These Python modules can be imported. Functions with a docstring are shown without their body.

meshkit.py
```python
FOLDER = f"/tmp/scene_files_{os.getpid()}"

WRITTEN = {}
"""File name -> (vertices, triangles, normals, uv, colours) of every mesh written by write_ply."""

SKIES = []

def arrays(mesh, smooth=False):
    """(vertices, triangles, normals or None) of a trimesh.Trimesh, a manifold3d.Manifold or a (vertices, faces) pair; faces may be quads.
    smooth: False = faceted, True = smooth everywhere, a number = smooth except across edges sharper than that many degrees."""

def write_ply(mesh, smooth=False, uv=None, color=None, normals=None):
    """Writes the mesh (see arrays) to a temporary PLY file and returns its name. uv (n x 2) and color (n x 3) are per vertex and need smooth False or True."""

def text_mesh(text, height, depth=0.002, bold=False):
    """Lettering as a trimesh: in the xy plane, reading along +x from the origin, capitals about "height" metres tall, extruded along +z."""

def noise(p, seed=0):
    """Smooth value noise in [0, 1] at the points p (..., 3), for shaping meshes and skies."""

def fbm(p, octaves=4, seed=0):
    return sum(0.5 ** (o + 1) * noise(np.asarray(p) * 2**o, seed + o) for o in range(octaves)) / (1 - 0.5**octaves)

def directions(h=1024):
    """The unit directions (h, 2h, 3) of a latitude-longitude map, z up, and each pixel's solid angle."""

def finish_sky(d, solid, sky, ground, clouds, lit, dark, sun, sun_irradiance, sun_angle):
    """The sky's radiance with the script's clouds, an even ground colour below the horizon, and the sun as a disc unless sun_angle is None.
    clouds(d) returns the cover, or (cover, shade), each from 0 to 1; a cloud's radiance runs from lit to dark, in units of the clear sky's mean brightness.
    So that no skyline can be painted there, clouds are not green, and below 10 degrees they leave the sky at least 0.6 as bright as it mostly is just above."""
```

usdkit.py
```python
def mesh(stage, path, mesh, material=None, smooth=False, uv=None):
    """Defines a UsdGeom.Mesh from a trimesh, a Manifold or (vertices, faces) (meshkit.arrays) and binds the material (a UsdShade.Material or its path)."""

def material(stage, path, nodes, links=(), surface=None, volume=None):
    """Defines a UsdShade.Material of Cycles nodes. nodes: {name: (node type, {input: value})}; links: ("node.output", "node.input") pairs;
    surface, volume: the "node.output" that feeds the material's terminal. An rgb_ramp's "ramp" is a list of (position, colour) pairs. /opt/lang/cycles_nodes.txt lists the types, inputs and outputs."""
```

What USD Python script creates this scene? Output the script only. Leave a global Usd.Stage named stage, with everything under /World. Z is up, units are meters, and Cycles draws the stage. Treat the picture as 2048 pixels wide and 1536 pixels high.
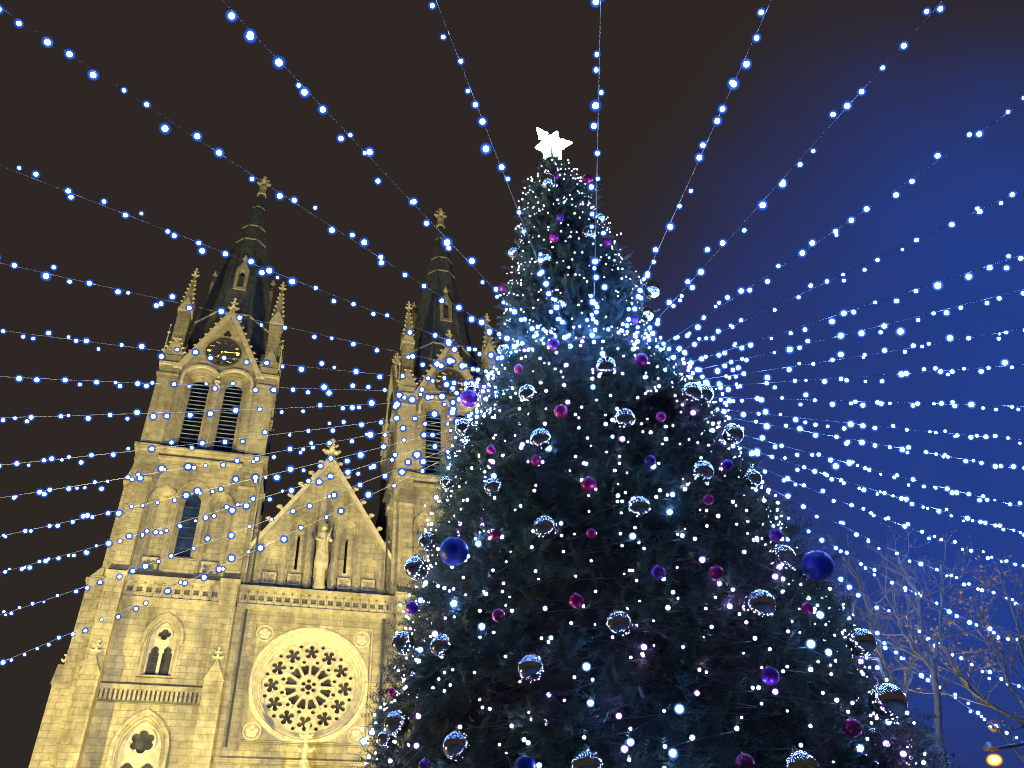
import math, random
import numpy as np
import trimesh
from shapely import affinity
from shapely.geometry import Polygon, Point, box as sbox
from shapely.ops import unary_union
import usdkit, meshkit
from pxr import Usd, UsdGeom, UsdLux, UsdShade, Gf, Sdf, Vt

rng = np.random.default_rng(7)
random.seed(7)
stage = Usd.Stage.CreateInMemory()
UsdGeom.SetStageUpAxis(stage, UsdGeom.Tokens.z)
UsdGeom.SetStageMetersPerUnit(stage, 1.0)
UsdGeom.Xform.Define(stage, '/World')
UsdGeom.Scope.Define(stage, '/World/Looks')

# ------------------------------------------------------------------ camera
FPX, PITCH, ROLL = 1769.04, 0.6908, -0.0645
fw = np.array([0, math.cos(PITCH), math.sin(PITCH)])
rt = np.array([1.0, 0, 0])
up = np.cross(rt, fw)
cR = math.cos(ROLL) * rt + math.sin(ROLL) * up
cU = -math.sin(ROLL) * rt + math.cos(ROLL) * up
EYE = np.array([0, 0, 1.6])
cam = UsdGeom.Camera.Define(stage, '/World/camera')
cam.CreateHorizontalApertureAttr(36.0)
cam.CreateVerticalApertureAttr(27.0)
cam.CreateFocalLengthAttr(36.0 * FPX / 2048.0)
cam.CreateClippingRangeAttr(Gf.Vec2f(0.1, 2000))
cam.CreateExposureAttr(0.0)
UsdGeom.Xformable(cam).AddTransformOp().Set(Gf.Matrix4d(
    *cR, 0, *cU, 0, *(-fw), 0, *EYE, 1))


def ray(x, y):
    """Direction of a pixel of the 2048 x 1536 photograph."""
    d = fw + cR * (x - 1024) / FPX + cU * (768 - y) / FPX
    return d / np.linalg.norm(d)


# ------------------------------------------------------------------ sky and moon
MOON_EL, MOON_AZ = math.radians(4.0), math.radians(150)
dome = UsdLux.DomeLight.Define(stage, '/World/sky')
GLARE_DIR = ray(2010, 890)      # centre of the blue lens glare painted into the sky
sky = usdkit.material(stage, '/World/Looks/night_sky', {
    'sky': ('sky_texture', {'sky_type': 'single_scattering', 'sun_disc': False,
                            'sun_elevation': MOON_EL, 'sun_rotation': MOON_AZ}),
    'dim': ('mix', {'mix_type': 'multiply', 'fac': 1.0, 'color2': (0.003, 0.002, 0.001)}),
    'town': ('mix', {'mix_type': 'add', 'fac': 1.0, 'color2': (0.27, 0.205, 0.18)}),
    'g': ('geometry', {}), 's': ('separate_xyz', {}),
    'mx': ('math', {'math_type': 'multiply', 'value2': -GLARE_DIR[0]}), 'my': ('math', {'math_type': 'multiply_add', 'value2': -GLARE_DIR[1]}),
    'mz': ('math', {'math_type': 'multiply_add', 'value2': -GLARE_DIR[2]}),
    'n': ('noise_texture', {'scale': 2.2, 'detail': 4.0, 'roughness': 0.5}),
    'nn': ('math', {'math_type': 'multiply_add', 'value2': 0.10, 'value3': -0.05}),
    'a': ('math', {'math_type': 'add'}),
    'f': ('map_range', {'range_type': 'smootherstep', 'from_min': 0.85, 'from_max': 1.04, 'to_min': 0.0, 'to_max': 1.0}),
    'pw': ('math', {'math_type': 'power', 'value2': 1.6}),
    'c': ('mix', {'mix_type': 'mix', 'color2': (0.15, 0.55, 3.2)}),
    'bg': ('background_shader', {'strength': 0.1})},
    [('sky.color', 'dim.color1'), ('dim.color', 'town.color1'), ('g.incoming', 's.vector'), ('s.x', 'mx.value1'), ('s.y', 'my.value1'), ('mx.value', 'my.value3'),
     ('s.z', 'mz.value1'), ('my.value', 'mz.value3'), ('g.incoming', 'n.vector'), ('n.fac', 'nn.value1'), ('mz.value', 'a.value1'), ('nn.value', 'a.value2'),
     ('a.value', 'f.value'), ('f.result', 'pw.value1'), ('pw.value', 'c.fac'), ('town.color', 'c.color1'), ('c.color', 'bg.color')],
    surface='bg.background')
UsdShade.MaterialBindingAPI.Apply(dome.GetPrim()).Bind(sky)
dome.GetPrim().SetCustomDataByKey('kind', 'structure')
moon = UsdLux.DistantLight.Define(stage, '/World/moonlight')
moon.CreateIntensityAttr(0.002)
moon.CreateNormalizeAttr(True)
moon.CreateAngleAttr(0.5)
moon.CreateColorAttr(Gf.Vec3f(1, 0.95, 0.88))
UsdGeom.Xformable(moon).AddRotateXYZOp().Set(Gf.Vec3f(60, 0, 30))

# ------------------------------------------------------------------ strengths
BULB = 240.0        # light strings
FAIRY = 50.0       # lights on the tree
FLOOD = 5400.0    # floodlights of the church
LAMP = 14.0
HAZE = 0.0

# ------------------------------------------------------------------ helpers
_used = {}


def numbered(parent, name):
    n = _used.get((parent, name), 0)
    _used[(parent, name)] = n + 1
    return name if n == 0 else f'{name}_{n:03d}'


def tag(prim, label=None, cat=None, group=None, kind=None):
    for k, v in (('label', label), ('category', cat), ('group', group), ('kind', kind)):
        if v:
            prim.SetCustomDataByKey(k, v)
    return prim


def thing(name, label=None, cat=None, loc=(0, 0, 0), rz=0.0, group=None, kind=None):
    path = '/World/' + numbered('/World', name)
    x = UsdGeom.Xform.Define(stage, path)
    x.AddTranslateOp().Set(Gf.Vec3d(*map(float, loc)))
    if rz:
        x.AddRotateZOp().Set(float(rz))
    tag(x.GetPrim(), label, cat, group, kind)
    return path


def part(parent, name, mesh, mat, smooth=False, label=None):
    path = parent + '/' + numbered(parent, name)
    if isinstance(mesh, list):
        mesh = trimesh.util.concatenate(mesh)
    m = usdkit.mesh(stage, path, mesh, M[mat], smooth)
    if label:
        m.GetPrim().SetCustomDataByKey('label', label)
    return path


def top(name, mesh, mat, label=None, cat=None, group=None, kind=None, smooth=False):
    path = part('/World', name, mesh, mat, smooth)
    tag(stage.GetPrimAtPath(path), label, cat, group, kind)
    return path


def B(x0, x1, y0, y1, z0, z1):
    m = trimesh.creation.box(extents=(x1 - x0, y1 - y0, z1 - z0))
    m.apply_translation(((x0 + x1) / 2, (y0 + y1) / 2, (z0 + z1) / 2))
    return m


def ext(poly, y0, y1):
    """A polygon drawn in (x, z), as a slab from depth y0 (front) to y1."""
    out = []
    for g in getattr(poly, 'geoms', [poly]):
        if g.is_empty or g.area < 1e-5:
            continue
        m = trimesh.creation.extrude_polygon(g, y1 - y0, engine='earcut')
        v = m.vertices
        out.append(trimesh.Trimesh(np.stack([v[:, 0], v[:, 2] + y0, v[:, 1]], 1), m.faces[:, ::-1], process=False))
    return trimesh.util.concatenate(out)


def pyramid(cx, cy, half, z0, z1, top_half=0.0, n=4, rot=math.pi / 4):
    """Frustum on a regular n-gon (half = apothem)."""
    R0, R1 = half / math.cos(math.pi / n), top_half / math.cos(math.pi / n)
    a = rot + np.arange(n) * 2 * math.pi / n
    v = np.vstack([np.stack([cx + R0 * np.cos(a), cy + R0 * np.sin(a), np.full(n, z0)], 1),
                   np.stack([cx + max(R1, .004) * np.cos(a), cy + max(R1, .004) * np.sin(a), np.full(n, z1)], 1),
                   [[cx, cy, z0], [cx, cy, z1]]])
    f = []
    for i in range(n):
        j = (i + 1) % n
        f += [[i, j, n + j], [i, n + j, n + i], [j, i, 2 * n], [n + i, n + j, 2 * n + 1]]
    return trimesh.Trimesh(v, f, process=False)


def tube(pts, rad, sides=5):
    p = np.asarray(pts, float)
    rad = np.broadcast_to(np.asarray(rad, float), (len(p),))
    t = np.gradient(p, axis=0)
    t /= np.linalg.norm(t, axis=1, keepdims=True) + 1e-12
    a = np.cross(t, np.where(np.abs(t[:, 2:]) < 0.9, [0, 0, 1.0], [1.0, 0, 0]))
    a /= np.linalg.norm(a, axis=1, keepdims=True) + 1e-12
    b = np.cross(t, a)
    ang = np.arange(sides) * 2 * math.pi / sides
    v = p[:, None] + rad[:, None, None] * (np.cos(ang)[None, :, None] * a[:, None] + np.sin(ang)[None, :, None] * b[:, None])
    i, j = np.meshgrid(np.arange(len(p) - 1), np.arange(sides), indexing='ij')
    q = np.stack([i * sides + j, i * sides + (j + 1) % sides, (i + 1) * sides + (j + 1) % sides, (i + 1) * sides + j], -1).reshape(-1, 4)
    f = np.vstack([q[:, [0, 1, 2]], q[:, [0, 2, 3]]])
    n = len(p)
    caps = [[0, k + 1, k] for k in range(1, sides - 1)] + [[(n - 1) * sides, (n - 1) * sides + k, (n - 1) * sides + k + 1] for k in range(1, sides - 1)]
    return trimesh.Trimesh(v.reshape(-1, 3), np.vstack([f, caps]), process=False)


_ICO = {k: trimesh.creation.icosphere(subdivisions=k) for k in (0, 1, 2, 3, 4)}


def ball(c, r, sub=1, scale=(1, 1, 1)):
    s = _ICO[sub]
    return trimesh.Trimesh(s.vertices * np.asarray(scale) * r + np.asarray(c), s.faces, process=False)


def bar(a, b, w, d=None):
    """A square bar between two points."""
    a, b = np.asarray(a, float), np.asarray(b, float)
    return tube([a, (a + b) / 2, b], w, 4)


def xf(m, M4):
    m = m.copy()
    m.apply_transform(M4)
    return m


def rotz(deg, about=(0, 0, 0)):
    return trimesh.transformations.rotation_matrix(math.radians(deg), [0, 0, 1], about)


def shift(x, y=0, z=0):
    return trimesh.transformations.translation_matrix([x, y, z])


# ------------------------------------------------------------------ materials
M = {}


def mat(name, nodes, links, surface='p.BSDF'):
    M[name] = usdkit.material(stage, '/World/Looks/' + name, nodes, links, surface)


def plain(name, color, rough=0.6, metal=0.0, var=0.0, scale=3.0, bump=0.0, **kw):
    nodes = {'p': ('principled_bsdf', {'base_color': color, 'roughness': rough, 'metallic': metal, **kw})}
    links = []
    if var:
        nodes['tc'] = ('texture_coordinate', {})
        nodes['n'] = ('noise_texture', {'scale': scale, 'detail': 5.0})
        lo, hi = [tuple(c * f for c in color) for f in (1 - var, 1 + var)]
        nodes['r'] = ('rgb_ramp', {'ramp': [(0.3, lo), (0.7, hi)]})
        links += [('tc.object', 'n.vector'), ('n.fac', 'r.fac'), ('r.color', 'p.base_color')]
        if bump:
            nodes['b'] = ('bump', {'strength': bump, 'distance': 0.02})
            links += [('n.fac', 'b.height'), ('b.normal', 'p.normal')]
    mat(name, nodes, links)


def ashlar(name, c1, c2, mortar, bw, rh, soot=0.5):
    mat(name, {
        'tc': ('texture_coordinate', {}),
        's': ('separate_xyz', {}), 'xy': ('math', {'math_type': 'add'}),
        'c': ('combine_xyz', {'z': 0.0}),
        'br': ('brick_texture', {'scale': 1.0, 'brick_width': bw, 'row_height': rh, 'mortar_size': 0.014, 'mortar_smooth': 0.4,
                                 'bias': 0.0, 'color1': c1, 'color2': c2, 'mortar': mortar}),
        'n': ('noise_texture', {'scale': 0.45, 'detail': 6.0, 'roughness': 0.62}),
        'r': ('rgb_ramp', {'ramp': [(0.3, (soot, soot, soot * 1.02)), (0.55, (0.92, 0.92, 0.92)), (0.75, (1.15, 1.12, 1.05))]}),
        'n2': ('noise_texture', {'scale': 3.2, 'detail': 5.0, 'roughness': 0.7}),
        'r2': ('rgb_ramp', {'ramp': [(0.3, (0.66, 0.64, 0.62)), (0.62, (1.08, 1.08, 1.06))]}),
        'mp': ('mapping', {'scale': (1.5, 1.5, 0.10)}), 'n3': ('noise_texture', {'scale': 1.0, 'detail': 5.0, 'roughness': 0.65}),
        'r3': ('rgb_ramp', {'ramp': [(0.32, (0.62, 0.61, 0.60)), (0.52, (1.0, 1.0, 1.0))]}), 'm0': ('mix', {'mix_type': 'multiply', 'fac': 1.0}),
        'm1': ('mix', {'mix_type': 'multiply', 'fac': 1.0}),
        'm2': ('mix', {'mix_type': 'multiply', 'fac': 1.0}),
        'h': ('math', {'math_type': 'subtract'}),
        'b': ('bump', {'strength': 0.7, 'distance': 0.03}),
        'p': ('principled_bsdf', {'roughness': 0.88, 'specular_ior_level': 0.2})},
        [('tc.object', 's.vector'), ('s.x', 'xy.value1'), ('s.y', 'xy.value2'), ('xy.value', 'c.x'), ('s.z', 'c.y'),
         ('c.vector', 'br.vector'), ('tc.object', 'n.vector'), ('tc.object', 'n2.vector'), ('n.fac', 'r.fac'), ('n2.fac', 'r2.fac'),
         ('tc.object', 'mp.vector'), ('mp.vector', 'n3.vector'), ('n3.fac', 'r3.fac'), ('br.color', 'm0.color1'), ('r3.color', 'm0.color2'), ('m0.color', 'm1.color1'), ('r.color', 'm1.color2'), ('m1.color', 'm2.color1'), ('r2.color', 'm2.color2'),
         ('m2.color', 'p.base_color'), ('n2.fac', 'h.value1'), ('br.fac', 'h.value2'), ('h.value', 'b.height'), ('b.normal', 'p.normal')])


def glow(name, color, strength):
    mat(name, {'e': ('emission', {'color': color, 'strength': strength})}, [], 'e.emission')


ashlar('stone', (0.42, 0.37, 0.26), (0.335, 0.295, 0.215), (0.27, 0.24, 0.18), 0.62, 0.31)
ashlar('dressed', (0.45, 0.40, 0.29), (0.40, 0.35, 0.26), (0.33, 0.29, 0.22), 0.9, 0.45, 0.6)
plain('carved', (0.44, 0.385, 0.28), 0.85, var=0.25, scale=4.0, bump=0.5)
plain('dark_stone', (0.10, 0.095, 0.085), 0.9, var=0.35, scale=3.0)  # darker stone for the recessed back panels
plain('slate', (0.080, 0.09, 0.112), 0.55, var=0.4, scale=2.2, bump=0.4)
plain('louvre', (0.11, 0.15, 0.24), 0.6, var=0.2)
plain('interior', (0.012, 0.012, 0.014), 0.9)
plain('glass', (0.05, 0.05, 0.055), 0.25, var=0.5, scale=2.0)
plain('blue_glass', (0.016, 0.035, 0.10), 0.15, var=0.5, scale=1.5)
plain('gilding', (0.62, 0.42, 0.12), 0.35, 0.8, var=0.15)
plain('dial', (0.035, 0.036, 0.05), 0.5, var=0.2)
plain('lead', (0.05, 0.05, 0.055), 0.6)
plain('bark', (0.055, 0.05, 0.045), 0.85, var=0.35, scale=9.0, bump=0.6)
plain('fir_bark', (0.05, 0.035, 0.025), 0.9, var=0.3, scale=6.0)
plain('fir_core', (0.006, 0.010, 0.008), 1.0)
plain('steel', (0.18, 0.18, 0.19), 0.45, 0.6)
plain('dark_cable', (0.04, 0.045, 0.06), 0.5)
plain('white_cable', (0.09, 0.095, 0.11), 0.4)
plain('paint', (0.06, 0.065, 0.07), 0.4)
plain('cap_metal', (0.5, 0.5, 0.52), 0.25, 1.0)
plain('mirror', (0.92, 0.93, 0.95), 0.085, 1.0)
plain('magenta', (0.48, 0.025, 0.22), 0.28, 0.55, var=0.08)
plain('purple', (0.15, 0.03, 0.42), 0.3, 0.5, var=0.08)
plain('deep_blue', (0.012, 0.03, 0.42), 0.4, 0.1, var=0.06)
plain('paving', (0.11, 0.105, 0.10), 0.75, var=0.3, scale=1.2, bump=0.4)
plain('dead_leaf', (0.16, 0.085, 0.035), 0.8, var=0.3)


def halo_bulb(name, core, halo, strength, c0=0.035, c1=0.11):
    """A bulb with glare painted round it: bright core, tinted halo fading to clear."""
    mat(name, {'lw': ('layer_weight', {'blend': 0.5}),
               'r': ('rgb_ramp', {'ramp': [(0.0, core), (c0, core), (c1, halo), (0.3, tuple(.6 * c for c in halo)), (0.55, tuple(.28 * c for c in halo)), (1.0, tuple(.06 * c for c in halo))]}),
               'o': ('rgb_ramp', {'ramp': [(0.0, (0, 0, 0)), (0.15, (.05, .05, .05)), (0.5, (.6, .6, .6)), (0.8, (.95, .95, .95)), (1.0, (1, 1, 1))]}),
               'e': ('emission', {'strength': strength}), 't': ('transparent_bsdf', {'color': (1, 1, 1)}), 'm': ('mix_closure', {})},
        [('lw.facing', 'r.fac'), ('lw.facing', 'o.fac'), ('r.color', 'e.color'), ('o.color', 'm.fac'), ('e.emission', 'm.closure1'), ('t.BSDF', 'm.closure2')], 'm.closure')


def halo_tint(col, peak, strength):  # tint of the painted glare, scaled to a peak brightness
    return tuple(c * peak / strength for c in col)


halo_bulb('led', (0.13, 0.30, 1.0), halo_tint((.045, .19, 1.0), 1.1, BULB), BULB)
halo_bulb('led_dim', (0.13, 0.32, 1.0), halo_tint((.045, .19, 1.0), .8, BULB * .5), BULB * 0.5)
halo_bulb('led_bright', (0.12, 0.30, 1.0), halo_tint((.05, .22, 1.0), 1.7, BULB * 2.6), BULB * 2.6, .045, .13)
halo_bulb('fairy_pink', (0.70, 0.45, 1.0), halo_tint((.50, .22, 1.0), .9, FAIRY), FAIRY, .2, .45)
halo_bulb('fairy_white', (0.45, 0.65, 1.0), halo_tint((.22, .46, 1.0), 1.0, FAIRY), FAIRY, .16, .4)
halo_bulb('fairy_blue', (0.15, 0.34, 1.0), halo_tint((.12, .38, 1.0), 1.8, FAIRY * 2.2), FAIRY * 2.2, .08, .22)
halo_bulb('fairy_violet', (0.45, 0.25, 1.0), halo_tint((.36, .14, 1.0), 1.5, FAIRY * 1.3), FAIRY * 1.3, .08, .24)
halo_bulb('sodium', (1.0, 0.50, 0.05), halo_tint((1.0, .36, .01), 1.4, LAMP), LAMP, .16, .42)
halo_bulb('crown_pink', (0.70, 0.45, 1.0), halo_tint((.50, .22, 1.0), .9, 9), 9, .2, .45)
halo_bulb('crown_white', (0.45, 0.65, 1.0), halo_tint((.22, .46, 1.0), 1.0, 9), 9, .16, .4)
glow('star_light', (0.62, 0.88, 1.0), 9.0)
glow('flood_glass', (1.0, 0.82, 0.40), 30.0)
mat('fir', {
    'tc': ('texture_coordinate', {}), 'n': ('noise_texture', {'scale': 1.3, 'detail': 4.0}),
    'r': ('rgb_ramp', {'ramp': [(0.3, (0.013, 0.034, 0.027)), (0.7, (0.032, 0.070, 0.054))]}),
    'd': ('principled_bsdf', {'roughness': 0.5, 'specular_ior_level': 0.4}),
    't': ('translucent_bsdf', {}), 'm': ('mix_closure', {'fac': 0.22})},
    [('tc.object', 'n.vector'), ('n.fac', 'r.fac'), ('r.color', 'd.base_color'), ('r.color', 't.color'),
     ('d.BSDF', 'm.closure1'), ('t.BSDF', 'm.closure2')], 'm.closure')

# ------------------------------------------------------------------ ground
g = trimesh.Trimesh([[-400, -400, 0], [400, -400, 0], [400, 400, 0], [-400, 400, 0]], [[0, 1, 2], [0, 2, 3]], process=False)
top('ground', g, 'paving', kind='structure')

# ------------------------------------------------------------------ the church
PSI, CX, CY = 0.309, -10.5786, 41.3304
church = thing('church', 'floodlit sandstone Gothic church with twin clock towers, slate spires and a rose window', 'church',
               (CX, CY, 0), math.degrees(PSI))
ud = np.array([math.cos(PSI), math.sin(PSI), 0])
vd = np.array([math.sin(PSI), -math.cos(PSI), 0])


def world(u, v, z):
    return np.array([CX, CY, 0]) + ud * u + vd * v + np.array([0, 0, z])


def arch(cx, half, z0, zs, pt=1.0):
    """Opening with a pointed head (pt = 0: round). pt makes the arcs wider than the opening."""
    R = half * (1 + pt)
    c = R - half
    rise = math.sqrt(R * R - c * c)
    t1 = math.atan2(rise, c)
    th = np.linspace(0, t1, 12)
    right = [(cx - c + R * math.cos(a), zs + R * math.sin(a)) for a in th]
    left = [(2 * cx - x, z) for x, z in right[::-1]]
    return Polygon([(cx - half, z0)] + [(cx + half, z0)] + right + left[1:]).buffer(0)


def grow(sh, off, z0):
    p = sh.buffer(off, join_style=2, mitre_limit=3)
    x0, _, x1, z1 = p.bounds
    return p.intersection(sbox(x0 - 1, z0, x1 + 1, z1 + 1))


def orders(sh, z0, offs, ys, depth_to):
    """Stepped jambs: rings of the opening, each one deeper than the last."""
    out = []
    for i in range(len(offs) - 1):
        ring = grow(sh, offs[i], z0).difference(grow(sh, offs[i + 1], z0))
        out.append(ext(ring, ys[i], depth_to))
    return out


def foil(cx, cz, R, n, r, rot=math.pi / 2, mid=None):
    cs = [Point(cx + (R - r) * math.cos(rot + 2 * math.pi * k / n), cz + (R - r) * math.sin(rot + 2 * math.pi * k / n)).buffer(r, 8) for k in range(n)]
    return unary_union(cs + [Point(cx, cz).buffer(mid if mid else max(R - r, .01) * 0.75, 8)])


def crocket(p, s, lean=(0, 0, 1)):
    p, l = np.asarray(p, float), np.asarray(lean, float)
    return trimesh.util.concatenate([ball(p, s * .55, 0, (1, 1, 1.1)), ball(p + l * s * .7, s * .62, 1, (1.25, 1, .75)),
                                     ball(p + l * s * .45 + np.array([0, -s * .5, 0]), s * .36, 0)])


def finial(c, h, s):
    """Stem with two tiers of carved leaves."""
    c = np.asarray(c, float)
    z = lambda f: c + [0, 0, h * f]
    parts = [tube([z(0), z(.5), z(1.0)], [s * .22, s * .16, s * .10], 6)]
    for f, k in ((.38, 1.0), (.72, .7)):
        for a in range(4):
            d = np.array([math.cos(a * math.pi / 2), math.sin(a * math.pi / 2), 0])
            parts += [ball(z(f) + d * s * .42 * k, s * .3 * k, 1, (1, 1, .8)), ball(z(f) + d * s * .7 * k + [0, 0, s * .16 * k], s * .2 * k, 0)]
    parts.append(ball(z(1.0), s * .26, 1))
    return trimesh.util.concatenate(parts)


def tiles(x0, x1, z0, z1, n, y0, y1, T):
    w = (x1 - x0) / n
    h = z1 - z0
    for k in range(n):
        cx = x0 + (k + .5) * w
        cz = (z0 + z1) / 2
        r = min(w, h) * .42
        p = sbox(cx - w / 2 + .008, z0, cx + w / 2 - .008, z1).difference(foil(cx, cz, r, 4, r * .46, math.pi / 4))
        for sx in (-1, 1):
            for sz in (-1, 1):
                p = p.difference(Point(cx + sx * w * .40, cz + sz * h * .42).buffer(.035, 4))
        part(church, 'frieze_tile', xf(ext(p, y0, y1), T), 'dressed')


YC, HB = 3.4, 3.4


def quat_panel(cx, z0, z1, half, y, T, pm='dressed'):
    cz = (z0 + z1) / 2
    sq = sbox(cx - half, z0, cx + half, z1)
    f = foil(cx, cz, half * .82, 4, half * .34, math.pi / 4)
    part(church, 'quatrefoil_panel', xf(ext(sq.difference(f), y, y + .2), T), pm)


def window(cx, half, z0, zs, pt, lights, foilspec, y, T, glass='glass', bars=0, name='window'):
    """Tracery, pane and sill of a Gothic window whose face stands at depth y."""
    sh = arch(cx, half, z0, zs, pt)
    holes = []
    for lx, lh, lz0, lzs in lights:
        holes.append(arch(cx + lx, lh, lz0, lzs, .15).difference(Point(cx + lx - lh, lzs + .02).buffer(lh * .28)).difference(Point(cx + lx + lh, lzs + .02).buffer(lh * .28))
                     .union(Point(cx + lx, lzs + lh * .75).buffer(lh * .52)))
    if foilspec:
        fz, fR, fn, fr = foilspec
        holes.append(foil(cx, fz, fR, fn, fr))
    p = part(church, name, xf(ext(sh, y + .24, y + .27), T), glass)
    if holes:
        tr = sh.difference(unary_union(holes))
        m = [ext(tr, y + .06, y + .2)]
        if foilspec:
            m.append(ext(Point(cx, foilspec[0]).buffer(foilspec[1] + .07).difference(Point(cx, foilspec[0]).buffer(foilspec[1] + .015)), y, y + .1))
        part(p, 'tracery', xf(trimesh.util.concatenate(m), T), 'carved')
    for k in range(bars):
        zz = z0 + (zs + half - z0) * (k + 1) / (bars + 1)
        part(p, 'saddle_bar', xf(B(cx - half, cx + half, y + .2, y + .235, zz - .02, zz + .02), T), 'lead')
    for k in range(1, 1 if not holes else 5):
        zz = z0 + (zs - z0) * k / 5
        for lx, lh, _, _ in lights:
            part(p, 'saddle_bar', xf(B(cx + lx - lh, cx + lx + lh, y + .21, y + .235, zz - .015, zz + .015), T), 'lead')


def slope(x0, x1, yf0, yb, z0, z1, yf1):
    """A weathering: a wedge whose front runs back from yf0 at z0 to yf1 at z1."""
    v = [[x0, yf0, z0], [x1, yf0, z0], [x1, yb, z0], [x0, yb, z0], [x0, yf1, z1], [x1, yf1, z1], [x1, yb, z1], [x0, yb, z1]]
    f = [[0, 1, 5], [0, 5, 4], [1, 2, 6], [1, 6, 5], [2, 3, 7], [2, 7, 6], [3, 0, 4], [3, 4, 7], [4, 5, 6], [4, 6, 7], [0, 2, 1], [0, 3, 2]]
    return trimesh.Trimesh(v, f, process=False)


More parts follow.
